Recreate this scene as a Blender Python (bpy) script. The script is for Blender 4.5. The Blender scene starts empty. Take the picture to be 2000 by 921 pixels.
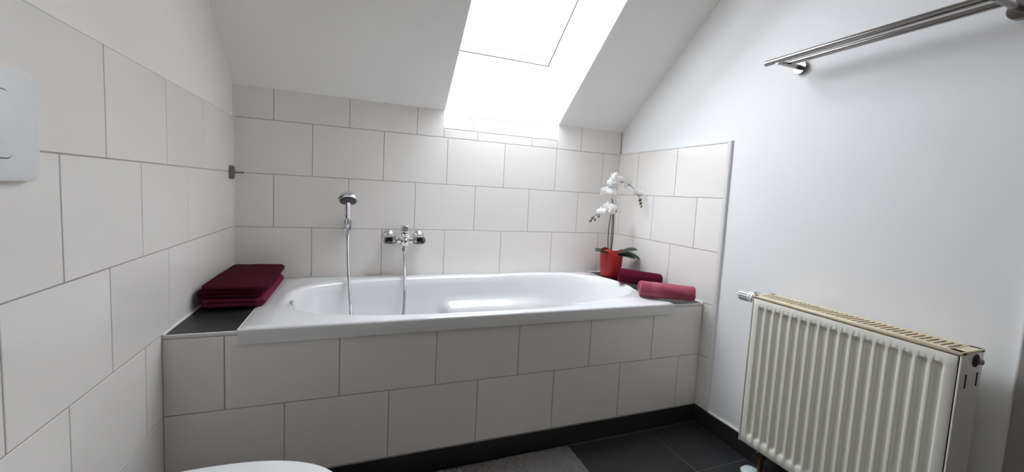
import bpy, bmesh, math, random
from mathutils import Vector, Matrix, Euler, noise
random.seed(7)
PI = math.pi
scene = bpy.context.scene
col = scene.collection

# ------------------------------------------------------------------ camera, sky, exposure
cam_d = bpy.data.cameras.new('camera'); cam = bpy.data.objects.new('camera', cam_d); col.objects.link(cam)
cam.location = (0.52415, -2.29137, 1.0612)
cam.rotation_euler = Euler((1.485775, -0.0540706, -0.381128), 'XYZ')
cam_d.sensor_fit = 'HORIZONTAL'; cam_d.sensor_width = 36.0
cam_d.lens = 36.0 * 819.42 / 2000.0
cam_d.shift_x = (1000 - 1027.13) / 2000.0
cam_d.shift_y = (448.536 - 460.5) / 2000.0
cam_d.clip_start = 0.02
scene.camera = cam

world = bpy.data.worlds.new('overcast_sky'); scene.world = world; world.use_nodes = True
bg = world.node_tree.nodes['Background']
bg.inputs['Color'].default_value = (0.925, 0.955, 1.06, 1); bg.inputs['Strength'].default_value = 10.0
scene.cycles.max_bounces = 16; scene.cycles.diffuse_bounces = 12; scene.cycles.glossy_bounces = 6
vs = scene.view_settings
vs.view_transform = 'Standard'; vs.look = 'None'; vs.exposure = 1.19; vs.gamma = 1.0; vs.use_curve_mapping = False

# ------------------------------------------------------------------ measures (metres)
TW, TH = 0.32613, 0.25          # wall tile pitch
W = 2.0706                      # room width
D = 0.7878                      # bath niche depth
S = 0.088                       # skirting height
ZL = S + 0.502                  # ledge height
YB = -3.0                       # far end of the room behind the camera
TH_ROOF = math.atan(0.74)
C_, S_ = math.cos(TH_ROOF), math.sin(TH_ROOF)
ZK = 1.483                      # knee wall height
ZC = 2.45                       # flat ceiling
OX0, OX1 = 0.952, 1.628         # skylight opening
GAP = 0.0030

# ------------------------------------------------------------------ materials
def mat(name, color, rough=0.5, metal=0.0, bump=None, var=0.0, coat=0.0, sheen=0.0, spec=None, obvar=0.0, noise_scale=8.0, trans=0.0):
    m = bpy.data.materials.new(name); m.use_nodes = True
    nt = m.node_tree; p = nt.nodes['Principled BSDF']
    p.inputs['Base Color'].default_value = (*color, 1); p.inputs['Roughness'].default_value = rough
    p.inputs['Metallic'].default_value = metal
    if coat: p.inputs['Coat Weight'].default_value = coat; p.inputs['Coat Roughness'].default_value = 0.05
    if sheen: p.inputs['Sheen Weight'].default_value = sheen; p.inputs['Sheen Roughness'].default_value = 0.5
    if spec is not None: p.inputs['Specular IOR Level'].default_value = spec
    tc = nt.nodes.new('ShaderNodeTexCoord')
    geo = nt.nodes.new('ShaderNodeNewGeometry')
    last = None
    if var or obvar:
        mix = nt.nodes.new('ShaderNodeHueSaturation')
        mix.inputs['Color'].default_value = (*color, 1)
        val = nt.nodes.new('ShaderNodeMath'); val.operation = 'MULTIPLY_ADD'
        if obvar:
            oi = nt.nodes.new('ShaderNodeObjectInfo'); src = oi.outputs['Random']; amt = obvar
        else:
            n = nt.nodes.new('ShaderNodeTexNoise'); n.inputs['Scale'].default_value = noise_scale; n.inputs['Detail'].default_value = 4
            nt.links.new(geo.outputs['Position'], n.inputs['Vector']); src = n.outputs['Fac']; amt = var
        nt.links.new(src, val.inputs[0]); val.inputs[1].default_value = amt; val.inputs[2].default_value = 1 - amt / 2
        nt.links.new(val.outputs[0], mix.inputs['Value']); nt.links.new(mix.outputs[0], p.inputs['Base Color'])
    if bump:
        sc, st, dist = bump
        n = nt.nodes.new('ShaderNodeTexNoise'); n.inputs['Scale'].default_value = sc; n.inputs['Detail'].default_value = 3
        b = nt.nodes.new('ShaderNodeBump'); b.inputs['Strength'].default_value = st; b.inputs['Distance'].default_value = dist
        nt.links.new(geo.outputs['Position'], n.inputs['Vector']); nt.links.new(n.outputs['Fac'], b.inputs['Height'])
        nt.links.new(b.outputs['Normal'], p.inputs['Normal'])
    return m

M = {}
M['tile'] = mat('glazed_wall_tile', (0.86, 0.822, 0.785), 0.13, bump=(14, 0.10, 0.004), obvar=0.035)
M['grout'] = mat('wall_grout', (0.40, 0.36, 0.33), 0.9)
M['dark_grout'] = mat('grey_sill_grout', (0.06, 0.055, 0.05), 0.9)
M['plaster_warm'] = mat('warm_white_plaster', (0.88, 0.84, 0.765), 0.7, bump=(90, 0.12, 0.002), var=0.02)
M['plaster'] = mat('white_wall_plaster', (0.88, 0.88, 0.885), 0.7, bump=(90, 0.12, 0.002), var=0.02)
M['ceiling'] = mat('white_ceiling_paint', (0.95, 0.935, 0.91), 0.8, bump=(70, 0.08, 0.002))
M['greige'] = mat('bounce_cut_greige', (0.40, 0.37, 0.34), 0.7, bump=(90, 0.12, 0.002))  # invented tone for the unseen rear wall, throws less light on the bath front
M['caulk'] = mat('white_caulk', (0.80, 0.79, 0.78), 0.5)
M['floor'] = mat('anthracite_floor_tile', (0.022, 0.022, 0.023), 0.42, bump=(220, 0.1, 0.001), var=0.25, noise_scale=25)
M['floor_grout'] = mat('floor_grout', (0.17, 0.17, 0.175), 0.9)
M['acrylic'] = mat('white_acrylic', (0.74, 0.74, 0.745), 0.12, coat=0.2)
M['chrome'] = mat('chrome', (0.78, 0.78, 0.79), 0.07, 1.0)
M['steel'] = mat('brushed_steel', (0.34, 0.32, 0.31), 0.18, 1.0, bump=(400, 0.05, 0.0005))
M['dark_steel'] = mat('dull_pewter', (0.30, 0.29, 0.26), 0.38, 1.0)
M['reflection_inset'] = mat('painted_dark_reflection', (0.10, 0.045, 0.035), 0.25, 0.8)  # red-brown painted in for the dark reflection inside the chrome loops
M['hose'] = mat('metal_hose', (0.50, 0.51, 0.52), 0.28, 1.0)
M['spray'] = mat('dark_spray_face', (0.05, 0.05, 0.055), 0.45)
M['burgundy'] = mat('burgundy_terry', (0.055, 0.0035, 0.012), 0.95, bump=(700, 0.5, 0.003), var=0.3, sheen=0.0, noise_scale=60, spec=0.1)
M['rose'] = mat('rose_terry', (0.40, 0.085, 0.128), 0.95, bump=(700, 0.5, 0.003), var=0.2, sheen=0.15, noise_scale=60, spec=0.1)
M['rose_band'] = mat('rose_woven_band', (0.45, 0.125, 0.165), 0.85, bump=(1200, 0.2, 0.001), spec=0.1)
M['plum'] = mat('plum_terry', (0.10, 0.007, 0.026), 0.95, bump=(700, 0.5, 0.003), var=0.25, sheen=0.0, noise_scale=60, spec=0.1)
M['wine'] = mat('wine_terry', (0.145, 0.016, 0.042), 0.95, bump=(700, 0.5, 0.003), var=0.25, sheen=0.0, noise_scale=60, spec=0.1)
M['pot'] = mat('red_glazed_pot', (0.38, 0.009, 0.011), 0.42)
M['soil'] = mat('bark_soil', (0.05, 0.03, 0.02), 0.95, bump=(150, 0.8, 0.01))
M['leaf'] = mat('orchid_leaf', (0.020, 0.050, 0.022), 0.35, var=0.3)
M['stem'] = mat('orchid_stem', (0.045, 0.045, 0.028), 0.5)
M['petal'] = mat('orchid_petal', (0.86, 0.86, 0.84), 0.6)
M['flower_heart'] = mat('orchid_heart', (0.74, 0.60, 0.52), 0.6)
M['bud'] = mat('orchid_bud', (0.10, 0.13, 0.05), 0.5)
M['radiator'] = mat('cream_radiator_enamel', (0.86, 0.845, 0.735), 0.32)
M['grille'] = mat('yellowed_cream_enamel', (0.72, 0.60, 0.42), 0.45)
M['gap'] = mat('dark_gap', (0.03, 0.028, 0.025), 0.8)
M['fins'] = mat('convector_fins', (0.30, 0.20, 0.12), 0.6)
M['white_plastic'] = mat('white_plastic', (0.80, 0.81, 0.81), 0.3)
M['pale_plastic'] = mat('pale_blue_plastic', (0.60, 0.70, 0.70), 0.4)
M['grey_plastic'] = mat('grey_line', (0.12, 0.11, 0.10), 0.6)
M['copper'] = mat('tarnished_copper', (0.22, 0.12, 0.08), 0.4, 0.8)
M['ceramic'] = mat('white_ceramic', (0.84, 0.85, 0.85), 0.1, coat=0.3)
M['mat'] = mat('grey_bath_mat_pile', (0.20, 0.193, 0.183), 0.97, var=0.7, noise_scale=140, spec=0.05)
M['window_frame'] = mat('white_window_frame', (0.84, 0.84, 0.84), 0.35)
M['gasket'] = mat('grey_gasket', (0.02, 0.02, 0.02), 0.6)
M['door'] = mat('taupe_door', (0.36, 0.32, 0.30), 0.5)
M['lintel_trim'] = mat('pale_edge_profile', (0.74, 0.74, 0.75), 0.35)
def glass_mat():
    m = bpy.data.materials.new('window_glass'); m.use_nodes = True; nt = m.node_tree
    for n in list(nt.nodes): nt.nodes.remove(n)
    out = nt.nodes.new('ShaderNodeOutputMaterial'); mx = nt.nodes.new('ShaderNodeMixShader')
    t = nt.nodes.new('ShaderNodeBsdfTransparent'); g = nt.nodes.new('ShaderNodeBsdfGlossy'); g.inputs['Roughness'].default_value = 0.02
    t.inputs['Color'].default_value = (0.96, 0.98, 0.97, 1); mx.inputs[0].default_value = 0.06
    nt.links.new(t.outputs[0], mx.inputs[1]); nt.links.new(g.outputs[0], mx.inputs[2]); nt.links.new(mx.outputs[0], out.inputs[0])
    return m
M['glass'] = glass_mat()

# ------------------------------------------------------------------ helpers
def link(name, me, material=None, parent=None, smooth=None):
    if material is not None and len(me.materials) == 0: me.materials.append(M[material])
    o = bpy.data.objects.new(name, me); col.objects.link(o)
    if parent is not None: o.parent = parent
    if smooth is not None:
        for p in me.polygons: p.use_smooth = True
        me.set_sharp_from_angle(angle=math.radians(smooth))
    return o
def tag(o, label=None, cat=None, group=None, kind=None):
    if label: o['label'] = label
    if cat: o['category'] = cat
    if group: o['group'] = group
    if kind: o['kind'] = kind
    return o
def empty(name, loc=(0, 0, 0), rot=(0, 0, 0)):
    o = bpy.data.objects.new(name, None); o.empty_display_size = 0.05; col.objects.link(o)
    o.location = loc; o.rotation_euler = rot
    return o
def from_bm(name, bm, material, parent=None, smooth=None):
    bmesh.ops.recalc_face_normals(bm, faces=bm.faces)
    me = bpy.data.meshes.new(name); bm.to_mesh(me); bm.free()
    return link(name, me, material, parent, smooth)
def from_py(name, v, f, material, parent=None, smooth=None, fix=True):
    me = bpy.data.meshes.new(name); me.from_pydata([tuple(x) for x in v], [], f)
    if fix:
        bm = bmesh.new(); bm.from_mesh(me); bmesh.ops.recalc_face_normals(bm, faces=bm.faces); bm.to_mesh(me); bm.free()
    me.update()
    return link(name, me, material, parent, smooth)
def add_box(bm, x0, x1, y0, y1, z0, z1, bev=0.0, seg=1, mtx=None):
    t = bmesh.new()
    bmesh.ops.create_cube(t, size=1)
    for v in t.verts:
        v.co = Vector(((x0 + x1) / 2 + v.co.x * (x1 - x0), (y0 + y1) / 2 + v.co.y * (y1 - y0), (z0 + z1) / 2 + v.co.z * (z1 - z0)))
    if bev: bmesh.ops.bevel(t, geom=list(t.edges), offset=bev, segments=seg, profile=0.5, affect='EDGES')
    if mtx is not None: bmesh.ops.transform(t, matrix=mtx, verts=t.verts)
    me = bpy.data.meshes.new('tmp'); t.to_mesh(me); t.free(); bm.from_mesh(me); bpy.data.meshes.remove(me)
def box(name, x0, x1, y0, y1, z0, z1, material, parent=None, bev=0.0, seg=1, smooth=None):
    bm = bmesh.new(); add_box(bm, x0, x1, y0, y1, z0, z1, bev, seg)
    return from_bm(name, bm, material, parent, smooth)
def add_tube(bm, pts, r, n=12, cap=True):
    pts = [Vector(p) for p in pts]
    if not isinstance(r, (list, tuple)): r = [r] * len(pts)
    rings = []; prev = None
    for i, p in enumerate(pts):
        d = (pts[min(i + 1, len(pts) - 1)] - pts[max(i - 1, 0)]).normalized()
        if prev is None:
            a = d.orthogonal().normalized()
        else:
            a = (prev - d * prev.dot(d)).normalized()
        prev = a; b = d.cross(a)
        rings.append([bm.verts.new(p + (a * math.cos(2 * PI * k / n) + b * math.sin(2 * PI * k / n)) * r[i]) for k in range(n)])
    for i in range(len(rings) - 1):
        for k in range(n): bm.faces.new((rings[i][k], rings[i][(k + 1) % n], rings[i + 1][(k + 1) % n], rings[i + 1][k]))
    if cap:
        bm.faces.new(rings[0][::-1]); bm.faces.new(rings[-1])
def tube(name, pts, r, material, parent=None, n=12, smooth=40):
    bm = bmesh.new(); add_tube(bm, pts, r, n)
    return from_bm(name, bm, material, parent, smooth)
def add_lathe(bm, prof, n=32, mtx=None, cap=True):
    # prof: list of (r, h) along +Z
    rings = []
    for r, h in prof:
        rings.append([bm.verts.new((mtx @ Vector((r * math.cos(2 * PI * k / n), r * math.sin(2 * PI * k / n), h))) if mtx else
                      (r * math.cos(2 * PI * k / n), r * math.sin(2 * PI * k / n), h)) for k in range(n)])
    for i in range(len(rings) - 1):
        for k in range(n): bm.faces.new((rings[i][k], rings[i][(k + 1) % n], rings[i + 1][(k + 1) % n], rings[i + 1][k]))
    if cap:
        bm.faces.new(rings[0][::-1]); bm.faces.new(rings[-1])
def lathe(name, prof, material, parent=None, n=32, mtx=None, cap=True, smooth=35):
    bm = bmesh.new(); add_lathe(bm, prof, n, mtx, cap)
    return from_bm(name, bm, material, parent, smooth)
def axis_mtx(loc, d):
    return Matrix.Translation(loc) @ Vector(d).to_track_quat('Z', 'Y').to_matrix().to_4x4()
def bez(p, n=20):
    # Catmull-Rom through the points
    p = [Vector(x) for x in p]; q = [2 * p[0] - p[1]] + p + [2 * p[-1] - p[-2]]; out = []
    for i in range(1, len(q) - 2):
        for k in range(n):
            t = k / n
            out.append(0.5 * ((2 * q[i]) + (-q[i - 1] + q[i + 1]) * t + (2 * q[i - 1] - 5 * q[i] + 4 * q[i + 1] - q[i + 2]) * t * t + (-q[i - 1] + 3 * q[i] - 3 * q[i + 1] + q[i + 2]) * t ** 3))
    out.append(p[-1]); return out
def sstep(a, b, x):
    t = max(0, min(1, (x - a) / (b - a))); return t * t * (3 - 2 * t)

# tile pieces: a chamfered slab, width along local X, height along local Z, face towards local -Y at y = 0
_tiles = {}
def tile_mesh(w, h, material, th=0.006, bev=0.0009):
    key = (round(w, 4), round(h, 4), material)
    if key not in _tiles:
        v = []
        for (yy, ins) in ((th, 0), (bev, 0), (0, bev)):
            a, b = w / 2 - ins, h / 2 - ins
            v += [(-a, yy, -b), (a, yy, -b), (a, yy, b), (-a, yy, b)]
        f = [(3, 2, 1, 0), (8, 9, 10, 11)]
        for r in (0, 4):
            for k in range(4): f.append((r + k, r + (k + 1) % 4, r + 4 + (k + 1) % 4, r + 4 + k))
        me = bpy.data.meshes.new('tile'); me.from_pydata(v, [], f); me.materials.append(M[material])
        bm = bmesh.new(); bm.from_mesh(me); bmesh.ops.recalc_face_normals(bm, faces=bm.faces); bm.to_mesh(me); bm.free()
        _tiles[key] = me
    return _tiles[key]
def put_tile(name, w, h, loc, rot, material, parent):
    o = bpy.data.objects.new(name, tile_mesh(w, h, material)); col.objects.link(o)
    o.parent = parent; o.location = loc; o.rotation_euler = rot
    return o
def tile_rows(parent, rows, lo, hi, offs, place, rot, material='tile', name='tile', pitch=TW, skip=None):
    # rows: list of (z0, z1, half) ; offs: lattice origin ; place(u, z) -> location
    for z0, z1, half in rows:
        o = offs + (pitch / 2 if half else 0)
        k = math.floor((lo - o) / pitch) + 1
        cuts = [lo]
        while o + k * pitch < hi - 0.012:
            if o + k * pitch > lo + 0.012: cuts.append(o + k * pitch)
            k += 1
        cuts.append(hi)
        for a, b in zip(cuts, cuts[1:]):
            put_tile(name, b - a - GAP, z1 - z0 - GAP, place((a + b) / 2, (z0 + z1) / 2), rot, material, parent)
Z = lambda k: ZL + (5 - k) * TH      # upper joint of tile row k

# ------------------------------------------------------------------ room shell
wb = bmesh.new()
add_box(wb, -0.1, W + 0.1, 0.0015, 0.02, 0, 1.3865)
add_box(wb, -0.1, OX0 - 0.029, 0.0015, 0.02, 1.387, ZK + 0.01)
add_box(wb, OX1 + 0.029, W + 0.1, 0.0015, 0.02, 1.387, ZK + 0.01)
wall_back = from_bm('wall_back', wb, 'grout'); tag(wall_back, 'white tiled knee wall behind the bathtub', 'wall', kind='structure')
RB = (0, 0, 0)
A0 = 0.32163
tile_rows(wall_back, [(Z(3), Z(2), 0), (Z(4), Z(3), 1), (Z(5), Z(4), 0)], 0.0, W, A0, lambda u, z: (u, 0, z), RB)
# top row, cut round the skylight notch
tile_rows(wall_back, [(Z(2), ZK + 0.004, 1)], 0.0, OX0 - 0.001, A0, lambda u, z: (u, 0, z), RB)
tile_rows(wall_back, [(Z(2), ZK + 0.004, 1)], OX1 + 0.001, W, A0, lambda u, z: (u, 0, z), RB)
tile_rows(wall_back, [(Z(2), 1.387, 1)], OX0 - 0.001, OX1 + 0.001, A0, lambda u, z: (u, 0, z), RB)

wall_left = box('wall_left', -0.1, -0.002, YB - 0.1, 0.02, 0, ZC + 0.1, 'plaster_warm'); tag(wall_left, 'white plastered wall above tiles, left of bathtub', 'wall', kind='structure')
bed = box('grout_bed', -0.004, -0.0015, YB, 0, 0, Z(2), 'grout', wall_left)
RL = (0, 0, PI / 2)
L0 = -0.39953
tile_rows(wall_left, [(Z(3), Z(2) , 0), (Z(4), Z(3), 1), (Z(5), Z(4), 0), (Z(6), Z(5), 1), (Z(7), Z(6), 0)], YB, 0.0, L0, lambda u, z: (0, u, z), RL)

YT = -0.848
wr = bmesh.new()
add_box(wr, W + 0.010, W + 0.1, YB - 0.1, 0.02, 0, ZC + 0.1)
wall_right = from_bm('wall_right', wr, 'plaster'); tag(wall_right, 'smooth white plastered wall behind the radiator', 'wall', kind='structure')
box('grout_bed', W + 0.0015, W + 0.01, YT, 0.0, S, Z(2), 'grout', wall_right)
RR = (0, 0, -PI / 2)
tile_rows(wall_right, [(Z(3), Z(2), 0), (Z(4), Z(3), 1), (Z(5), Z(4), 0), (Z(6), Z(5), 1), (Z(7), Z(6), 0)], YT, 0.0, -0.20007, lambda u, z: (W, u, z), RR)

wall_front = box('wall_front', -0.1, W + 0.1, YB - 0.1, YB, 0, ZC + 0.1, 'greige'); tag(wall_front, 'unseen wall opposite the bathtub, greige to cut bounce light', 'wall', kind='structure')

floor = box('floor', -0.1, W + 0.1, YB - 0.1, 0.02, -0.08, -0.0015, 'floor_grout'); tag(floor, 'anthracite tiled bathroom floor', 'floor', kind='structure')
RF = (-PI / 2, 0, 0)
y = -D - 0.0025; r = 0
while y > YB + 0.05:
    y2 = max(y - (0.306 if r == 0 else 0.30), YB)
    tile_rows(floor, [(y2, y, 0)], 0.0, W, 0.60 if r % 2 == 0 else 0.60, lambda u, z: (u, z, 0), RF, 'floor', 'floor_tile', 0.60)
    y = y2; r += 1

# sloping ceiling with the skylight opening, plus the flat part
U_FLAT = (ZC - ZK) / S_
U_TOP = 1.06
def sp(x, u, d=0.0): return Vector((x, -u * C_ + d * S_, ZK + u * S_ + d * C_))
def slab(bm, x0, x1, u0, u1, d0=0.0, d1=0.03):
    vs_ = [bm.verts.new(sp(x, u, d)) for d in (d0, d1) for x, u in ((x0, u0), (x1, u0), (x1, u1), (x0, u1))]
    for f in ((0, 1, 2, 3), (7, 6, 5, 4), (0, 4, 5, 1), (1, 5, 6, 2), (2, 6, 7, 3), (3, 7, 4, 0)): bm.faces.new([vs_[i] for i in f])
cb = bmesh.new()
slab(cb, -0.1, OX0 - 0.029, -0.05, U_FLAT + 0.05); slab(cb, OX1 + 0.029, W + 0.1, -0.05, U_FLAT + 0.05); slab(cb, OX0 - 0.029, OX1 + 0.029, U_TOP + 0.02, U_FLAT + 0.05)
add_box(cb, -0.1, W + 0.1, YB - 0.1, -U_FLAT * C_, ZC, ZC + 0.03)
ceiling = from_bm('ceiling', cb, 'ceiling'); tag(ceiling, 'white sloping attic ceiling with skylight opening', 'ceiling', kind='structure')
# reveals of the skylight shaft
DW = 0.352; UW0 = 0.080; UW1 = 1.22
def prism_x(name, poly, x0, x1, material, parent):
    n = len(poly); v = [(x0, a, b) for a, b in poly] + [(x1, a, b) for a, b in poly]
    f = [tuple(range(n)), tuple(range(2 * n - 1, n - 1, -1))] + [(i, (i + 1) % n, n + (i + 1) % n, n + i) for i in range(n)]
    return from_py(name, v, f, material, parent)
wbot = sp(0, UW0 - 0.03, DW + 0.03); wtop = sp(0, UW1 + 0.03, DW + 0.03)
ltop = sp(0, U_TOP + 0.02, 0.0)
side = [(0.0062, 1.3866), (0.0062, ZK), (0.0, ZK), (ltop.y, ltop.z), (wtop.y, wtop.z), (wbot.y, wbot.z), (0.13, 1.3866)]
prism_x('reveal', side, OX0 - 0.03, OX0, 'ceiling', ceiling)
prism_x('reveal', side, OX1, OX1 + 0.03, 'ceiling', ceiling)
fb = sp(0, UW0, DW)
SY, SZ = 0.084, 1.480
prism_x('reveal', [(SY, SZ), (fb.y + 0.004, fb.z + 0.02), (fb.y + 0.06, fb.z + 0.02), (SY + 0.06, SZ - 0.02)], OX0 - 0.03, OX1 + 0.03, 'plaster', ceiling)
prism_x('reveal', [(ltop.y, ltop.z), (wtop.y, wtop.z), (wtop.y - 0.05, wtop.z + 0.03), (ltop.y - 0.05, ltop.z + 0.03)], OX0 - 0.03, OX1 + 0.03, 'plaster', ceiling)
sill = prism_x('sill', [(0.003, 1.3845), (SY + 0.001, SZ - 0.003), (SY + 0.06, SZ - 0.02), (0.06, 1.36)], OX0, OX1, 'dark_grout', ceiling)
lean = math.atan2(SY, SZ - 1.387)
hs = math.hypot(SY, SZ - 1.387)
cuts = [OX0 + 0.002, 1.118, 1.118 + TW, OX1 - 0.002]
for a, b in zip(cuts, cuts[1:]):
    put_tile('tile', b - a - 0.004, hs - 0.012, ((a + b) / 2, SY / 2, 1.387 + (SZ - 1.387) / 2), (-lean, 0, 0), 'tile', sill)
tube('edge_profile', [(OX0 + 0.002, SY - 0.002, SZ), (OX1 - 0.002, SY - 0.002, SZ)], 0.004, 'caulk', sill, 8)

# roof window (local x across, local y up the slope, local z into the room)
win = empty('window_1', tuple(sp(0, 0, DW)), (PI - TH_ROOF, 0, 0)); tag(win, 'bright roof window with white frame above the bathtub', 'window', kind='structure')
def ring_frame(name, x0, x1, y0, y1, wd, z0, z1, material, parent, bev=0.004):
    bm = bmesh.new()
    add_box(bm, x0, x1, y0, y0 + wd, z0, z1, bev, 2); add_box(bm, x0, x1, y1 - wd, y1, z0, z1, bev, 2)
    add_box(bm, x0, x0 + wd, y0 + wd * 0.9, y1 - wd * 0.9, z0, z1, bev, 2); add_box(bm, x1 - wd, x1, y0 + wd * 0.9, y1 - wd * 0.9, z0, z1, bev, 2)
    return from_bm(name, bm, material, parent, 40)
fo = ring_frame('frame', OX0 + 0.003, OX1 - 0.003, UW0 + 0.003, UW1, 0.030, -0.06, 0.0, 'window_frame', win)
ring_frame('gasket', OX0 + 0.030, OX1 - 0.030, UW0 + 0.030, UW1 - 0.030, 0.012, -0.05, -0.012, 'gasket', fo, 0.001)
sa = ring_frame('sash', OX0 + 0.0385, OX1 - 0.0385, UW0 + 0.0385, UW1 - 0.0385, 0.054, -0.06, -0.008, 'window_frame', win)
ring_frame('gasket', OX0 + 0.090, OX1 - 0.090, UW0 + 0.090, UW1 - 0.090, 0.002, -0.045, -0.0076, 'gasket', sa, 0.0003)
box('pane', OX0 + 0.09, OX1 - 0.09, UW0 + 0.09, UW1 - 0.09, -0.042, -0.036, 'glass', win)
# portal that guides the sky light through the roof window
pd = bpy.data.lights.new('skylight_portal', 'AREA'); pd.shape = 'RECTANGLE'; pd.size = OX1 - OX0 - 0.1; pd.size_y = UW1 - UW0 - 0.1
pd.cycles.is_portal = True
po = bpy.data.objects.new('skylight_portal', pd); col.objects.link(po)
pn = Vector((0, -S_, -C_))
po.location = sp((OX0 + OX1) / 2, (UW0 + UW1) / 2, DW + 0.065)
po.rotation_euler = Matrix((Vector((1, 0, 0)), (-pn).cross(Vector((1, 0, 0))), -pn)).transposed().to_euler()

# door casing at the right picture edge
trim = empty('trim_1', (W, -1.815, 0)); tag(trim, 'taupe door casing on the right wall past the radiator', 'trim', kind='structure')
box('casing', -0.012, 0.0098, -0.062, 0.0, 0.0, 2.04, 'door', trim, 0.003, 2)
box('casing', -0.012, 0.0098, -0.935, -0.873, 0.0, 2.04, 'door', trim, 0.003, 2)
box('casing', -0.012, 0.0098, -0.935, 0.0, 2.04, 2.10, 'door', trim, 0.003, 2)
box('bead', -0.006, 0.0098, 0.0, 0.004, 0.0, 2.10, 'caulk', trim)
door = empty('door_1', (W, -2.28, 0)); tag(door, 'closed taupe door on the right wall within the taupe casing', 'door', kind='structure')
box('leaf', -0.006, 0.0098, -0.405, 0.401, 0.008, 2.036, 'door', door, 0.002)
tube('door_handle', [(-0.004, 0.34, 1.05), (-0.05, 0.34, 1.05), (-0.055, 0.33, 1.05), (-0.055, 0.22, 1.05)], 0.009, 'steel', door)

# ------------------------------------------------------------------ bath surround
XL, XR = 0.190, 1.8865
sb = bmesh.new()
add_box(sb, 0.0, W, -D + 0.0015, -D + 0.05, S - 0.003, ZL - 0.008)
add_box(sb, 0.0, XL - 0.004, -D + 0.05, 0.0, 0.3, ZL - 0.008)
add_box(sb, XR + 0.004, W, -D + 0.05, 0.0, 0.3, ZL - 0.008)
sur = from_bm('wall_bath_surround', sb, 'grout'); tag(sur, 'white tiled surround boxing in the bathtub', 'wall', kind='structure')
tile_rows(sur, [(Z(6), ZL - 0.012, 0), (Z(7), Z(6), 1)], 0.0, W, 0.15388, lambda u, z: (u, -D, z), RB)
put_tile('ledge_tile', XL - 0.010, D - 0.014, ((XL - 0.002) / 2, -D / 2 + 0.002, ZL - 0.001), RF, 'floor', sur)
put_tile('ledge_tile', W - XR - 0.010, D - 0.014, ((W + XR + 0.002) / 2, -D / 2 + 0.002, ZL - 0.001), RF, 'floor', sur)
box('edge_profile', 0.0, XL - 0.001, -D - 0.0015, -D + 0.0065, ZL - 0.011, ZL, 'lintel_trim', sur, 0.002, 2)
box('edge_profile', XR + 0.001, W, -D - 0.0015, -D + 0.0065, ZL - 0.011, ZL, 'lintel_trim', sur, 0.002, 2)
def bead(name, a, b, r, parent, m='caulk'): return tube(name, [a, b], r, m, parent, 8)
bead('caulk_bead', (0.002, -D, ZL), (0.002, 0, ZL), 0.004, sur)
bead('caulk_bead', (W - 0.002, -D, ZL), (W - 0.002, 0, ZL), 0.004, sur)
bead('caulk_bead', (0, -0.002, ZL), (XL, -0.002, ZL), 0.004, sur)
bead('caulk_bead', (XR, -0.002, ZL), (W, -0.002, ZL), 0.004, sur)
bead('caulk_bead', (XL - 0.001, -D, ZL + 0.001), (XL - 0.001, 0, ZL + 0.001), 0.004, sur)
bead('caulk_bead', (0.001, -0.001, ZL), (0.001, -0.001, ZK), 0.004, wall_back)
bead('caulk_bead', (W - 0.001, -0.001, ZL), (W - 0.001, -0.001, ZK), 0.003, wall_back)
# end profile of the right-hand tiling
prf = [(W + 0.0105, YT + 0.001), (W - 0.0008, YT + 0.001), (W - 0.0008, YT - 0.010)] + [(W + 0.0105 - 0.0113 * math.cos(a), YT - 0.010 - 0.0113 * math.sin(a)) for a in [PI / 2 * k / 8 for k in range(1, 9)]]
pv = [(a, b, S + 0.001) for a, b in prf] + [(a, b, Z(2) + 0.009) for a, b in prf]; pn_ = len(prf)
from_py('edge_profile', pv, [tuple(range(pn_)), tuple(range(2 * pn_ - 1, pn_ - 1, -1))] + [(i, (i + 1) % pn_, pn_ + (i + 1) % pn_, pn_ + i) for i in range(pn_)], 'lintel_trim', wall_right, 30)
box('edge_profile', W - 0.0006, W + 0.0105, YT, 0.0, Z(2) - 0.001, Z(2) + 0.008, 'lintel_trim', wall_right, 0.003, 3, 40)

# skirting
bf = empty('baseboard_front'); tag(bf, 'anthracite tile skirting along the foot of the bath surround', 'baseboard', kind='structure')
box('grout_bed', 0.0, W, -D + 0.0015, -D + 0.012, 0, S - 0.0035, 'gap', bf)
tile_rows(bf, [(0.0, S - 0.001, 0)], 0.0, W + 0.002, 0.295, lambda u, z: (u, -D - 0.001, z), RB, 'floor', 'skirting_tile', 0.60)
br = empty('baseboard_right'); tag(br, 'anthracite tile skirting along the radiator wall', 'baseboard', kind='structure')
box('grout_bed', W + 0.0015, W + 0.0098, -1.81, -D, 0, S - 0.0035, 'gap', br)
tile_rows(br, [(0.0, S - 0.001, 0)], -1.81, -D + 0.004, -1.40, lambda u, z: (W - 0.001, u, z), RR, 'floor', 'skirting_tile', 0.60)
bead('caulk_bead', (W + 0.006, -1.81, S), (W + 0.006, YT - 0.022, S), 0.005, br)
bl = empty('baseboard_left'); tag(bl, 'anthracite tile skirting along the foot of the toilet wall', 'baseboard', kind='structure')
tile_rows(bl, [(0.0, S - 0.001, 0)], YB, -D - 0.002, -1.40, lambda u, z: (0.0005, u, z), RL, 'floor', 'skirting_tile', 0.60)

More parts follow.
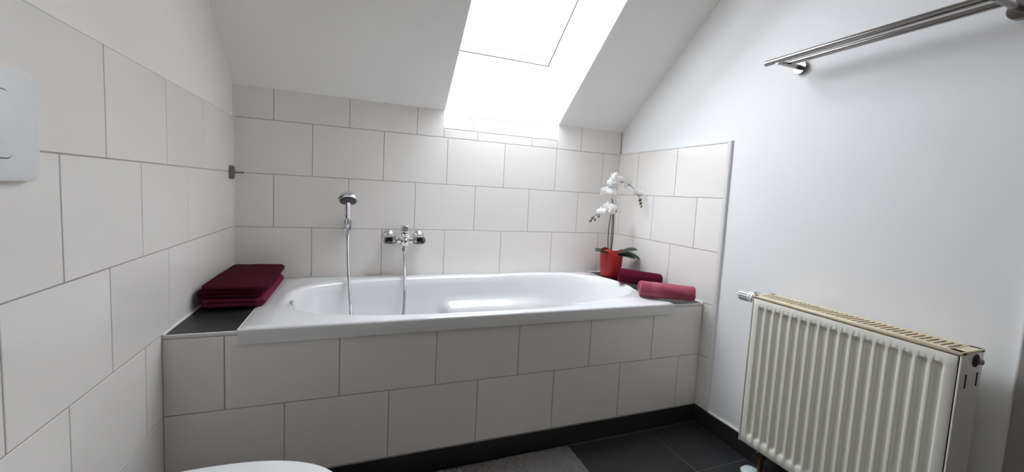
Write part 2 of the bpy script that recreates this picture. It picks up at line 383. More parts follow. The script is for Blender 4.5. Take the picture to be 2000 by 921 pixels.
# ------------------------------------------------------------------ bathtub
tub = empty('bathtub', ((XL + XR) / 2, -0.40, 0.0))
tag(tub, 'white built-in bathtub with oval basin and raised headrest end', 'bathtub')
def build_tub():
    bx0, bx1, by0, by1 = XL + 0.0005, XR, -D - 0.012, -0.002
    cx, cy = 1.06, -0.421
    ZR = ZL + 0.009
    corners = [math.atan2(y - cy, x - cx) % (2 * PI) for x in (bx0, bx1) for y in (by0, by1)]
    angs = [2 * PI * k / 200 for k in range(200)]
    for c in corners:
        i = min(range(len(angs)), key=lambda j: abs(angs[j] - c)); angs[i] = c
    angs.sort()
    def rect(t, ins=0.0):
        c, s = math.cos(t), math.sin(t)
        k = min(((bx1 - ins - cx) / c if c > 1e-9 else (bx0 + ins - cx) / c if c < -1e-9 else 9e9),
                ((by1 - ins - cy) / s if s > 1e-9 else (by0 + ins - cy) / s if s < -1e-9 else 9e9))
        return Vector((cx + c * k, cy + s * k))
    def oval(t, ox, oy, a0, a1, b, n):
        c, s = math.cos(t), math.sin(t); a = a1 if c > 0 else a0
        k = 1.0 / ((abs(c) / a) ** n + (abs(s) / b) ** n) ** (1 / n)
        return Vector((ox + c * k, oy + s * k))
    def lip(t): return 0.013 * sstep(0.30, 0.95, math.cos(t))
    top = lambda t, g=0.0: oval(t, cx, cy, 0.785 + g, 0.786 + g, 0.336 + g, 2.9)
    bot = lambda t: oval(t, 0.98, cy, 0.58, 0.50, 0.20, 2.6)
    rings = []
    rings.append([(rect(t), ZL - 0.040) for t in angs])
    rings.append([(rect(t), ZR - 0.008) for t in angs])
    rings.append([(rect(t, 0.002), ZR - 0.003) for t in angs])
    rings.append([(rect(t, 0.008), ZR) for t in angs])
    def mid(t, f):
        return rect(t, 0.012).lerp(top(t, 0.004), f)
    for f in (0.35, 0.7): rings.append([(mid(t, f), ZR + 0.001 + lip(t) * (0.15 if f < 0.5 else 0.7)) for t in angs])
    rings.append([(top(t, 0.010 if math.cos(t) < 0.9 else 0.006), ZR + 0.003 + lip(t)) for t in angs])
    rings.append([(top(t, 0.000), ZR + 0.001 + lip(t)) for t in angs])
    rings.append([(top(t, -0.010), ZR - 0.009 + lip(t) * 0.8) for t in angs])
    DEP = 0.43
    prof = [(0.05, 0.07), (0.08, 0.13), (0.11, 0.19), (0.14, 0.25), (0.17, 0.30), (0.20, 0.345), (0.23, 0.39), (0.26, 0.43), (0.29, 0.48), (0.34, 0.57), (0.40, 0.67), (0.47, 0.77), (0.56, 0.87), (0.68, 0.94), (0.82, 0.985), (0.97, 1.0)]
    for fx, fz in prof:
        rg = []
        for t in angs:
            g = fx
            if math.cos(t) > 0: g = fx + 0.22 * sstep(0.5, 1.0, math.cos(t)) * fz * (1 - fz) * 2
            p = top(t, -0.010).lerp(bot(t), min(1, g)); z = ZR - 0.009 - DEP * fz
            # moulded armrest along the far side
            if math.sin(t) > 0:
                ax = sstep(0.93, 0.99, p.x) * (1 - sstep(1.30, 1.62, p.x)); az = sstep(0.26, 0.34, fz) * (1 - sstep(0.60, 0.80, fz))
                p = p + Vector((0, -0.055 * ax * az))
                pass
            if math.sin(t) < 0:
                ax = sstep(0.93, 0.99, p.x) * (1 - sstep(1.30, 1.62, p.x)); az = sstep(0.26, 0.34, fz) * (1 - sstep(0.60, 0.80, fz))
                p = p + Vector((0, 0.055 * ax * az))
            rg.append((p, z))
        rings.append(rg)
    n = len(angs); v = []; f = []
    for rg in rings:
        for p, z in rg: v.append((p.x, p.y, z))
    for i in range(len(rings) - 1):
        for k in range(n): f.append((i * n + k, i * n + (k + 1) % n, (i + 1) * n + (k + 1) % n, (i + 1) * n + k))
    v.append((0.98, cy, ZR - 0.009 - DEP)); c = len(v) - 1; b0 = (len(rings) - 1) * n
    for k in range(n): f.append((b0 + k, b0 + (k + 1) % n, c))
    v = [Vector(x) - tub.location for x in v]
    o = from_py('basin', v, f, 'acrylic', tub, 50, fix=False)
    bm = bmesh.new(); bm.from_mesh(o.data)
    if sum(fc.normal.z for fc in bm.faces) < 0: bmesh.ops.reverse_faces(bm, faces=bm.faces)
    bm.to_mesh(o.data); bm.free()
    return o
build_tub()
bev_m = axis_mtx(Vector((0.290, -0.452, 0.566)) - tub.location, (1, 0, 0.18))
ov = bmesh.new(); add_box(ov, -0.024, 0.024, -0.024, 0.024, 0.0, 0.012, 0.004, 2, bev_m)
from_bm('overflow_cover', ov, 'chrome', tub, 40)
dr = lathe('drain', [(0.034, 0), (0.034, 0.004), (0.028, 0.007), (0.008, 0.008), (0.001, 0.008)], 'chrome', tub, 28, Matrix.Translation(Vector((0.62, -0.408, ZL - 0.431)) - tub.location))

# ------------------------------------------------------------------ bath mixer, hand shower, hose
mx = empty('bath_mixer_tap', (0.757, 0.0, 0.795)); tag(mx, 'chrome wall-mounted bath mixer tap with central lever and loop ends', 'tap')
for s in (-1, 1):
    lathe('rosette', [(0.034, 0.0), (0.034, 0.004), (0.030, 0.012), (0.022, 0.020), (0.016, 0.026), (0.015, 0.045)], 'chrome', mx, 32, axis_mtx((s * 0.075, 0, 0.010), (0, -1, 0)))
    # hollow loop end: a rounded frame open towards the room
    bm = bmesh.new(); n = 40; rgs = []
    for (a, b, yy) in ((0.030, 0.021, -0.030), (0.034, 0.024, -0.038), (0.034, 0.024, -0.066), (0.032, 0.0195, -0.074), (0.026, 0.0135, -0.074), (0.0245, 0.012, -0.070), (0.024, 0.0115, -0.052), (0.012, 0.006, -0.050)):
        rg = []
        for k in range(n):
            t = 2 * PI * k / n; c, q = math.cos(t), math.sin(t); e = 3.2
            kk = 1 / ((abs(c) / a) ** e + (abs(q) / b) ** e) ** (1 / e)
            rg.append(bm.verts.new((s * 0.072 + c * kk, yy, -0.004 + q * kk)))
        rgs.append(rg)
    for i in range(len(rgs) - 1):
        for k in range(n): bm.faces.new((rgs[i][k], rgs[i][(k + 1) % n], rgs[i + 1][(k + 1) % n], rgs[i + 1][k]))
    bm.faces.new(rgs[0][::-1]); bm.faces.new(rgs[-1])
    lo = from_bm('loop_end', bm, 'chrome', mx, 40)
    ins = bmesh.new(); add_box(ins, s * 0.072 - 0.021, s * 0.072 + 0.021, -0.0535, -0.0505, -0.013, 0.005, 0.001)
    from_bm('reflection_inset', ins, 'reflection_inset', lo)  # inset panel carrying the painted reflection
tube('body', [(-0.06, -0.052, -0.006), (-0.03, -0.052, -0.006), (0.03, -0.052, -0.006), (0.06, -0.052, -0.006)], 0.018, 'chrome', mx, 24)
lathe('cartridge', [(0.022, -0.028), (0.024, -0.024), (0.024, 0.020), (0.022, 0.026), (0.019, 0.030), (0.019, 0.036), (0.006, 0.040)], 'chrome', mx, 28, Matrix.Translation((0, -0.055, -0.004)))
lv = bmesh.new(); add_box(lv, -0.020, 0.020, -0.072, -0.016, 0.034, 0.072, 0.007, 3)
add_box(lv, -0.011, 0.011, -0.105, -0.045, 0.030, 0.042, 0.005, 2, Matrix.Rotation(0.12, 4, 'X'))
from_bm('lever', lv, 'chrome', mx, 45)
lathe('diverter', [(0.010, 0.0), (0.012, 0.002), (0.012, 0.016), (0.008, 0.020), (0.008, 0.026)], 'chrome', mx, 20, axis_mtx((0, -0.078, -0.006), (0, -1, 0)))
lathe('hose_outlet', [(0.009, 0.0), (0.009, -0.012), (0.013, -0.014), (0.013, -0.030), (0.010, -0.034)], 'chrome', mx, 20, Matrix.Translation((0.001, -0.055, -0.030)))

hs_ = empty('hand_shower', (0.4855, 0.0, 0.86)); tag(hs_, 'chrome hand shower with round grey spray face in wall bracket', 'hand shower')
br_ = bmesh.new(); add_box(br_, -0.017, 0.017, -0.012, 0.0, -0.030, 0.030, 0.004, 2); add_box(br_, -0.019, -0.0125, -0.062, -0.010, -0.028, 0.028, 0.003, 2); add_box(br_, 0.0125, 0.019, -0.062, -0.010, -0.028, 0.028, 0.003, 2); add_box(br_, -0.019, 0.019, -0.026, -0.008, -0.028, 0.028, 0.003, 2)
from_bm('bracket', br_, 'chrome', hs_, 45)
hd = Vector((0.0, -0.088, 0.131)) 
tube('handle', bez([(0, -0.043, -0.040), (0, -0.045, 0.0), (0, -0.050, 0.05), (0, -0.062, 0.095), (0, -0.078, 0.125)], 6), [0.0110] * 6 + [0.0135] * 6 + [0.0160] * 6 + [0.0155] * 7, 'chrome', hs_, 20)
fd = Vector((0, -0.54, -0.84)).normalized()
hm = axis_mtx(hd, fd)
he = lathe('spray_head', [(0.002, -0.036), (0.018, -0.034), (0.032, -0.027), (0.042, -0.015), (0.047, 0.0), (0.047, 0.006), (0.043, 0.010), (0.038, 0.011)], 'chrome', hs_, 40, hm, True)
fm = lathe('spray_face', [(0.038, 0.009), (0.038, 0.0125), (0.034, 0.0145), (0.001, 0.015)], 'spray', he, 36, hm)
# one ribbed hose hanging from the shower into the tub and back up to the tap
hp = bez([(0.4855, -0.043, 0.822), (0.4870, -0.050, 0.77), (0.490, -0.085, 0.69), (0.4965, -0.165, 0.61), (0.504, -0.205, 0.52), (0.512, -0.232, 0.42), (0.524, -0.262, 0.29), (0.575, -0.29, 0.205), (0.63, -0.30, 0.185), (0.69, -0.27, 0.21),
          (0.733, -0.235, 0.31), (0.746, -0.200, 0.42), (0.755, -0.155, 0.55), (0.758, -0.105, 0.63), (0.759, -0.066, 0.69), (0.758, -0.056, 0.735)], 40)
rr = [0.0066 + 0.0008 * math.sin(i * 2.1) for i in range(len(hp))]
hose = tube('shower_hose', hp, rr, 'hose', None, 10); tag(hose, 'ribbed metal shower hose looping down into the bathtub', 'hose')

# ------------------------------------------------------------------ wall hook on the left
hk = empty('wall_hook', (0.0, -0.066, 1.088)); tag(hk, 'small dull metal hook with oval plate on left tiled wall', 'hook')
bm = bmesh.new(); n = 32; rgs = []
for (a, b, xx) in ((0.015, 0.030, 0.0), (0.015, 0.030, 0.014), (0.013, 0.027, 0.018), (0.005, 0.014, 0.019)):
    rg = []
    for k in range(n):
        t = 2 * PI * k / n; c, q = math.cos(t), math.sin(t); e = 2.8
        kk = 1 / ((abs(c) / a) ** e + (abs(q) / b) ** e) ** (1 / e)
        rg.append(bm.verts.new((xx, c * kk, q * kk)))
    rgs.append(rg)
for i in range(len(rgs) - 1):
    for k in range(n): bm.faces.new((rgs[i][k], rgs[i][(k + 1) % n], rgs[i + 1][(k + 1) % n], rgs[i + 1][k]))
bm.faces.new(rgs[0][::-1]); bm.faces.new(rgs[-1])
from_bm('plate', bm, 'dark_steel', hk, 40)
tube('peg', [(0.017, 0, 0), (0.022, 0, 0), (0.042, 0, 0), (0.0435, 0, 0), (0.052, 0, 0.0), (0.054, 0, 0)], [0.006, 0.0045, 0.004, 0.0055, 0.0055, 0.003], 'steel', hk, 14)
bm = bmesh.new()
for s in (-1, 1): lathe('screw', [(0.0035, 0), (0.0035, 0.0015), (0.001, 0.002)], 'steel', hk, 12, axis_mtx((0.0183, 0, s * 0.018), (1, 0, 0)))
bm.free()

# ------------------------------------------------------------------ towels
def ribbon(name, path, thick, y0, y1, material, parent=None, ny=40, wob=0.0015, seed=0.0, rnd=0.006, corner=0.0, dome=0.0):
    # a folded sheet: the path (x, z) thickened and run along y, with soft hems
    P = [Vector(p) for p in path]; n = len(P); nor = []
    for i in range(n):
        d = (P[min(i + 1, n - 1)] - P[max(i - 1, 0)]).normalized(); nor.append(Vector((-d.y, d.x)))
    loop = [(P[i], nor[i], 1) for i in range(n)] + [(P[i], nor[i], -1) for i in range(n - 1, -1, -1)]
    m = len(loop); v = []; f = []
    xa = min(p.x for p in P) - thick / 2; xb = max(p.x for p in P) + thick / 2; xc, hw = (xa + xb) / 2, (xb - xa) / 2; zt = max(p.y for p in P); z_0 = min(p.y for p in P)
    for j in range(ny + 1):
        s = j / ny; s = s - 0.14 * math.sin(2 * PI * s) / 1.0; yy = y0 + (y1 - y0) * s
        e = min(s, 1 - s) * abs(y1 - y0)
        th = thick / 2 * (1.0 if e >= rnd else math.sqrt(max(0.0, 1 - (1 - e / rnd) ** 2)) * 0.75 + 0.25)
        for p, nn, sg in loop:
            q = p + nn * sg * th
            if corner:
                k = (hw - (corner - math.sqrt(max(0.0, corner ** 2 - (corner - e) ** 2)))) / hw if e < corner else 1.0
                q = Vector((xc + (q.x - xc) * k, q.y + dome * (1 - ((q.x - xc) / hw) ** 2) * min(1, e / 0.06) * (q.y - z_0) / (zt - z_0)))
            w = noise.noise(Vector((q.x * 14 + seed, yy * 9, q.y * 30))) * wob
            w2 = noise.noise(Vector((q.x * 9 + seed + 7, 3.3, q.y * 40))) * wob * 2.5 * (1 if (s < 0.02 or s > 0.98) else 1)
            v.append((q.x + w * 0.6, yy + w2, q.y + w))
    for j in range(ny):
        for k in range(m): f.append((j * m + k, j * m + (k + 1) % m, (j + 1) * m + (k + 1) % m, (j + 1) * m + k))
    for j, flip in ((0, False), (ny, True)):
        for i in range(n - 1):
            q = (j * m + i, j * m + i + 1, j * m + m - 2 - i, j * m + m - 1 - i); f.append(q if flip else q[::-1])
    return from_py(name, v, f, material, parent, 60, fix=True)
def fold_path(x0, x1, zs, n=14, arc=8, start_right=False):
    # serpentine between x0 and x1 over the layer heights zs
    out = []; right = not start_right
    for i, z in enumerate(zs):
        a, b = (x0, x1) if right else (x1, x0)
        for k in range(n + 1): out.append((a + (b - a) * k / n, z))
        if i < len(zs) - 1:
            zc = (z + zs[i + 1]) / 2; r = (zs[i + 1] - z) / 2; sg = 1 if right else -1
            for k in range(1, arc): t = -PI / 2 + PI * k / arc; out.append((b + sg * math.cos(t) * r * 1.1, zc + math.sin(t) * r))
        right = not right
    return out
zb = ZL + 0.0005
RIM = ZL + 0.009
# lower folded towel: two thick folds ; it lies on the ledge and laps onto the tub rim
low = ribbon('folded_towel', fold_path(0.022, 0.203, [RIM + 0.0105, RIM + 0.0265], 18, 10, False), 0.0158, -0.545, -0.095, 'wine', None, 60, 0.0014, 1.0, 0.009, 0.022, 0.001)
tag(low, 'wine-rose folded towel at the bottom of the stack on left ledge', 'towel', 'folded towels on the left ledge')
upp = ribbon('folded_towel', fold_path(0.024, 0.208, [RIM + 0.0455, RIM + 0.059, RIM + 0.0725], 18, 10, True), 0.0134, -0.552, -0.085, 'burgundy', None, 60, 0.0022, 5.0, 0.010, 0.030, 0.004)
tag(upp, 'dark burgundy folded towel on top of the stack on left ledge', 'towel', 'folded towels on the left ledge')

def roll(name, a, b, R, material, label, seed=0.0, band=None, turns=3.2):
    a, b = Vector(a), Vector(b); L = (b - a).length
    th = 0.0085; path = []; n = int(turns * 26)
    for i in range(n + 1):
        t = i / n * turns * 2 * PI; r = 0.006 + (R - th / 2 - 0.006) * (i / n) ; path.append((r * math.cos(t + 2.2), r * math.sin(t + 2.2)))
    e = empty(name, (a + b) / 2); d = (b - a).normalized()
    xx = Vector((0, 0, 1)).cross(d).normalized() * -1
    zz = d.cross(xx) * -1
    e.rotation_euler = (math.asin(max(-1, min(1, d.z))), 0, math.atan2(-d.x, d.y))
    body = ribbon('rolled_cloth', path, th * 1.12, -L / 2, L / 2, material, e, 48, 0.0022, seed, 0.012)
    if band:
        v = []; f = []; n = 48; ys = [band[0] + (band[1] - band[0]) * k / 8 for k in range(9)]
        for yy in ys:
            for k in range(n):
                t = 2 * PI * k / n; r0 = R + 0.0012
                # follow the roll's outer turn
                fr = ((t - 2.2 - turns * 2 * PI) % (2 * PI)) / (2 * PI)
                r0 = 0.006 + (R - th / 2 - 0.006) * (1 - (1 - fr) / turns) + th * 0.56 + 0.0008
                q = Vector((r0 * math.cos(t), r0 * math.sin(t)))
                w = noise.noise(Vector((q.x * 14 + seed, yy * 9, q.y * 30))) * 0.0022
                v.append((q.x + w * 0.6, yy, q.y + w))
        for j in range(8):
            for k in range(n - 1): f.append((j * n + k, j * n + k + 1, (j + 1) * n + k + 1, (j + 1) * n + k))
        from_py('woven_band', v, f, band[2], e, 60)
    tag(e, label, 'towel', 'rolled towels on the right ledge')
    return e
roll('rolled_towel', (1.832, -0.425, ZL + 0.066), (2.040, -0.512, ZL + 0.044), 0.042, 'plum', 'plum rolled towel lying behind the pink one beside orchid pot', 3.0)
roll('rolled_towel', (1.775, -0.680, ZL + 0.055), (2.006, -0.785, ZL + 0.042), 0.040, 'rose', 'pink rolled towel with woven band at front of right ledge', 11.0, (-0.075, -0.040, 'rose_band'))

# ------------------------------------------------------------------ orchid in red pot
PX, PY = 1.944, -0.176
orch = empty('potted_orchid', (PX, PY, ZL)); tag(orch, 'white orchid with two arching sprays in a red pot', 'potted plant')
bm = bmesh.new(); n = 56; rgs = []
prof = [(0.044, 0.001), (0.051, 0.003), (0.057, 0.020), (0.062, 0.05), (0.0655, 0.09), (0.067, 0.13), (0.0665, 0.163), (0.064, 0.165), (0.062, 0.15), (0.060, 0.12), (0.05, 0.10)]
for i, (r, h) in enumerate(prof):
    rg = []
    for k in range(n):
        t = 2 * PI * k / n; wv = sstep(0.09, 0.16, h) if 5 <= i <= 8 else 0
        dz = wv * (0.010 * math.sin(3 * t + 2.6) - 0.016 * math.exp(-((((t + PI * 0.38 + PI) % (2 * PI)) - PI) / 0.5) ** 2))
        rg.append(bm.verts.new((r * math.cos(t), r * math.sin(t), h + dz)))
    rgs.append(rg)
for i in range(len(rgs) - 1):
    for k in range(n): bm.faces.new((rgs[i][k], rgs[i][(k + 1) % n], rgs[i + 1][(k + 1) % n], rgs[i + 1][k]))
bm.faces.new(rgs[0][::-1])
pot = from_bm('pot', bm, 'pot', orch, 60)
lathe('soil', [(0.0525, 0.112), (0.045, 0.120), (0.02, 0.126), (0.001, 0.127)], 'soil', orch, 24)
def leaf(parent, base, az, length, width, rise, droop, roll_=0.0):
    v = []; f = []; nx, ny = 16, 6
    d = Vector((math.cos(az), math.sin(az), 0)); sd = Vector((-math.sin(az), math.cos(az), 0))
    for i in range(nx + 1):
        s = i / nx; c = Vector(base) + d * length * s + Vector((0, 0, rise * s - droop * s * s))
        wd = width * (math.sin(PI * min(1, s * 0.93 + 0.06)) ** 0.7)
        for j in range(ny + 1):
            q = (j / ny - 0.5) * 2
            v.append(c + sd * wd / 2 * q + Vector((0, 0, abs(q) ** 1.5 * wd * 0.22 + q * roll_ * wd)))
    for i in range(nx):
        for j in range(ny): a = i * (ny + 1) + j; f.append((a, a + 1, a + ny + 2, a + ny + 1))
    o = from_py('leaf', v, f, 'leaf', parent, 60)
    so = o.modifiers.new('thickness', 'SOLIDIFY'); so.thickness = 0.0025
    return o
LB = (0, 0, 0.125)
leaf(orch, (-0.01, -0.01, 0.128), math.radians(195), 0.135, 0.045, 0.075, 0.035)
leaf(orch, (0.015, -0.02, 0.135), math.radians(-62), 0.125, 0.050, 0.030, 0.030, 0.2)
leaf(orch, (0.02, -0.005, 0.130), math.radians(-48), 0.150, 0.050, 0.055, 0.055, 0.15)
leaf(orch, (0.015, 0.0, 0.130), math.radians(-75), 0.170, 0.040, 0.095, 0.035, 0.3)
leaf(orch, (-0.01, 0.015, 0.128), math.radians(110), 0.11, 0.045, 0.060, 0.03)
def R_(x, y, z): return Vector((x - PX, y - PY, z - ZL))
st1 = bez([R_(1.930, -0.185, 0.70), R_(1.940, -0.180, 0.80), R_(1.950, -0.165, 0.92), R_(1.945, -0.150, 1.03), R_(1.925, -0.152, 1.09), R_(1.930, -0.158, 1.145), R_(1.955, -0.170, 1.165), R_(1.985, -0.195, 1.160), R_(2.008, -0.245, 1.135), R_(2.020, -0.290, 1.085), R_(2.022, -0.315, 1.035)], 8)
tube('stem', st1, [0.0032 - 0.0016 * i / len(st1) for i in range(len(st1))], 'stem', orch, 8)
st2 = bez([R_(1.915, -0.190, 0.70), R_(1.908, -0.185, 0.80), R_(1.917, -0.170, 0.90), R_(1.940, -0.154, 1.00), R_(1.935, -0.158, 1.02), R_(1.905, -0.165, 1.015), R_(1.865, -0.172, 0.985), R_(1.835, -0.176, 0.968), R_(1.805, -0.178, 0.955), R_(1.785, -0.178, 0.93)], 8)
tube('stem', st2, [0.0030 - 0.0016 * i / len(st2) for i in range(len(st2))], 'stem', orch, 8)
tube('support_stick', [R_(1.924, -0.192, 0.70), R_(1.934, -0.175, 0.86), R_(1.944, -0.157, 1.02)], 0.0022, 'stem', orch, 8)
def petal_pts(v, f, ang, length, width, cup, off):
    nx, ny = 8, 4; b = len(v); d = Vector((math.cos(ang), math.sin(ang), 0)); sd = Vector((-math.sin(ang), math.cos(ang), 0))
    for i in range(nx + 1):
        s = i / nx; wd = width * (math.sin(PI * (0.06 + 0.90 * s)) ** 0.6)
        for j in range(ny + 1):
            q = (j / ny - 0.5) * 2
            v.append(d * length * (s - 0.10 * q * q * s) + sd * wd / 2 * q + Vector((0, 0, off + cup * s * s - 0.12 * wd * q * q)))
    for i in range(nx):
        for j in range(ny): a = b + i * (ny + 1) + j; f.append((a, a + 1, a + ny + 2, a + ny + 1))
def flower_mesh():
    v = []; f = []
    for a in (90, 215, 325): petal_pts(v, f, math.radians(a), 0.034, 0.022, -0.004, -0.0010)
    for a in (10, 170): petal_pts(v, f, math.radians(a), 0.036, 0.040, 0.004, 0.0012)
    me = bpy.data.meshes.new('flower'); me.from_pydata([tuple(x) for x in v], [], f); me.materials.append(M['petal'])
    for p in me.polygons: p.use_smooth = True
    w = []; g = []
    petal_pts(w, g, math.radians(270), 0.014, 0.012, 0.010, 0.003); petal_pts(w, g, math.radians(200), 0.009, 0.008, 0.010, 0.003); petal_pts(w, g, math.radians(340), 0.009, 0.008, 0.010, 0.003)
    mh = bpy.data.meshes.new('flower_heart'); mh.from_pydata([tuple(x) for x in w], [], g); mh.materials.append(M['flower_heart'])
    for p in mh.polygons: p.use_smooth = True
    return me, mh
FM, HM = flower_mesh()
def flower(p, face, spin=0.0, sc=1.0):
    o = bpy.data.objects.new('flower', FM); col.objects.link(o); o.parent = orch
    o.location = p; q = Vector(face).to_track_quat('Z', 'Y'); o.rotation_mode = 'QUATERNION'
    o.rotation_quaternion = q @ Euler((0, 0, spin)).to_quaternion(); o.scale = (sc * 1.12,) * 3
    h = bpy.data.objects.new('flower_heart', HM); col.objects.link(h); h.parent = o
for p, fc, sp_, sc in [((1.900, -0.180, 1.000), (-0.3, -1, 0.1), 0.1, 1.25), ((1.945, -0.180, 0.995), (0.4, -1, -0.1), 0.4, 0.95),
                       ((1.880, -0.172, 1.100), (-0.6, -1, 0.05), -0.2, 0.95), ((1.925, -0.178, 1.088), (0.2, -1, 0.15), 0.2, 1.05),
                       ((1.920, -0.172, 1.160), (-0.5, -1, 0.3), 0.5, 0.95), ((1.958, -0.182, 1.178), (0.1, -1, 0.4), 0.0, 1.0), ((1.935, -0.17, 1.195), (-0.2, -0.8, 0.6), 0.9, 0.8),
                       ((1.997, -0.215, 1.152), (0.1, -1, -0.1), 0.3, 0.85), ((2.022, -0.285, 1.105), (-0.5, -1, 0.0), -0.3, 0.85),
                       ((1.850, -0.180, 0.985), (-0.6, -1, 0.3), 0.2, 0.75), ((1.975, -0.19, 0.990), (0.8, -0.6, -0.2), 0.0, 0.7)]:
    flower(R_(*p), fc, sp_, sc)
BM_ = None
for (p, s) in [((2.024, -0.305, 1.062), 1.0), ((2.022, -0.315, 1.043), 0.9), ((2.024, -0.320, 1.026), 0.7), ((1.795, -0.18, 0.945), 1.0), ((1.783, -0.18, 0.928), 0.9), ((1.812, -0.18, 0.935), 0.7), ((1.835, -0.182, 0.955), 0.8)]:
    if BM_ is None:
        bm = bmesh.new(); add_lathe(bm, [(0.0005, -0.012), (0.005, -0.009), (0.0082, -0.002), (0.0075, 0.004), (0.004, 0.010), (0.0005, 0.013)], 12)
        o = from_bm('bud', bm, 'bud', orch, 60); BM_ = o.data
    else:
        o = link('bud', BM_, None, orch)
    o.location = R_(*p); o.scale = (s,) * 3; o.rotation_euler = (0.4, 0.5, 0)

# ------------------------------------------------------------------ radiator
RY0, RY1 = -1.160, -1.762      # left, right ends along the wall
RXF = W - 0.142                # front face
RZ0, RZ1 = 0.148, 0.7275
rad = empty('panel_radiator', (W - 0.09, (RY0 + RY1) / 2, 0.0)); tag(rad, 'cream panel radiator with vertical ribs under the towel rail', 'radiator')
ro = Vector(rad.location)
def RB_(name, x0, x1, y0, y1, z0, z1, m, parent=rad, bev=0.0, seg=1):
    return box(name, x0 - ro.x, x1 - ro.x, y0 - ro.y, y1 - ro.y, z0 - ro.z, z1 - ro.z, m, parent, bev, seg, 40 if bev else None)
# ribbed front panel as a fine relief
def front_panel():
    L = RY0 - RY1 - 0.016; NCH = 17; margin = 0.020; pitch = (L - 2 * margin) / NCH
    xs = sorted(set([0.0, 0.003, L - 0.003, L] + [margin + k * pitch + pitch * q for k in range(NCH) for q in (0.0, 0.08, 0.14, 0.20, 0.26, 0.30, 0.48, 0.66, 0.72, 0.79, 0.86, 0.92)] + [L - margin]))
    H0, H1 = RZ0 + 0.004, RZ1 - 0.012
    zs = [H0, H0 + 0.003, H0 + 0.030, H0 + 0.036, H0 + 0.042, H0 + 0.048, H0 + 0.056, H0 + 0.10, (H0 + H1) / 2, H1 - 0.08, H1 - 0.046, H1 - 0.038, H1 - 0.032, H1 - 0.027, H1 - 0.003, H1]
    v = []; f = []
    for zz in zs:
        pz = sstep(H0 + 0.028, H0 + 0.046, zz) * (1 - sstep(H1 - 0.038, H1 - 0.027, zz))
        for u in xs:
            k = (u - margin) / pitch; d = 0
            if 0 <= k <= NCH:
                q = k - math.floor(k); d = sstep(0.08, 0.30, q) * (1 - sstep(0.66, 0.92, q))
            edge = 0.002 if (u in (0.0, L) or zz in (H0, H1)) else 0
            v.append((RXF + 0.0095 * d * pz + edge - ro.x, RY0 - 0.008 - u - ro.y, zz))
    nx = len(xs); nf = len(v)
    for i in range(len(zs) - 1):
        for j in range(nx - 1): a = i * nx + j; f.append((a, a + 1, a + nx + 1, a + nx))
    # returned edges
    border = [j for j in range(nx)] + [i * nx + nx - 1 for i in range(1, len(zs))] + [(len(zs) - 1) * nx + j for j in range(nx - 2, -1, -1)] + [i * nx for i in range(len(zs) - 2, 0, -1)]
    for b in border: v.append((RXF + 0.014 - ro.x, v[b][1], v[b][2]))
    m = len(border)
    for k in range(m): f.append((border[k], nf + k, nf + (k + 1) % m, border[(k + 1) % m]))
    f.append(tuple(nf + k for k in range(m)))
    return from_py('front_panel', v, f, 'radiator', rad, 38)
front_panel()
RXB = W - 0.036
RB_('back_panel', RXB - 0.016, RXB, RY1 + 0.006, RY0 - 0.006, RZ0 + 0.004, RZ1 - 0.012, 'radiator')
RB_('convector_core', RXF + 0.022, RXB - 0.022, RY1 + 0.012, RY0 - 0.012, RZ0 + 0.05, RZ1 - 0.03, 'fins')
# side covers with hole, slits
sl = RB_('side_cover', RXF + 0.0012, RXB, RY0 - 0.0045, RY0, RZ0, RZ1 - 0.004, 'radiator', rad, 0.001)
sr = RB_('side_cover', RXF + 0.0012, RXB, RY1, RY1 + 0.0045, RZ0, RZ1 - 0.004, 'radiator', rad, 0.001)
for s_, yy in ((sl, RY0 + 0.0006), (sr, RY1 - 0.0006)):
    for xx in (RXF + 0.030, RXB - 0.022): box('slit', xx - 0.0018 - ro.x, xx + 0.0018 - ro.x, yy - 0.0008 - ro.y, yy + 0.0008 - ro.y, 0.632, 0.668, 'gap', s_)
RB_('seam', RXF + 0.0050, RXF + 0.012, RY0 - 0.0085, RY0 - 0.0040, RZ0 + 0.002, RZ1 - 0.008, 'gap')
RB_('seam', RXF + 0.0050, RXF + 0.012, RY1 + 0.0040, RY1 + 0.0085, RZ0 + 0.002, RZ1 - 0.008, 'gap')
lathe('port_hole', [(0.017, 0), (0.017, 0.0012), (0.001, 0.0013)], 'gap', sr, 28, axis_mtx(Vector((RXF + 0.068, RY1, 0.7005)) - ro, (0, -1, 0)))
lathe('vent_plug', [(0.009, 0), (0.009, 0.006), (0.0065, 0.007), (0.0065, 0.012), (0.003, 0.0135)], 'steel', sr, 20, axis_mtx(Vector((RXF + 0.072, RY1 - 0.001, 0.6995)) - ro, (0, -1, 0)))
# top grille: rim rails plus cross bars with open slots between
gb = bmesh.new()
def G(x0, x1, y0, y1, z0=RZ1 - 0.004, z1=RZ1, bev=0.0008): add_box(gb, x0 - ro.x, x1 - ro.x, y0 - ro.y, y1 - ro.y, z0, z1, bev)
G(RXF - 0.001, RXF + 0.022, RY1 - 0.001, RY0 + 0.001, RZ1 - 0.010, RZ1, 0.003); G(RXB - 0.018, RXB + 0.001, RY1 - 0.001, RY0 + 0.001, RZ1 - 0.010, RZ1, 0.003)
G(RXF, RXB, RY0 - 0.020, RY0 + 0.001, RZ1 - 0.008, RZ1); G(RXF, RXB, RY1 - 0.001, RY1 + 0.028, RZ1 - 0.008, RZ1)
NB = 36; Lg = RY0 - 0.020 - (RY1 + 0.028)
for k in range(NB + 1):
    yc = RY1 + 0.028 + Lg * k / NB
    G(RXF + 0.020, RXB - 0.016, yc - 0.0038, yc + 0.0038)
from_bm('top_grille', gb, 'grille', rad, 40)
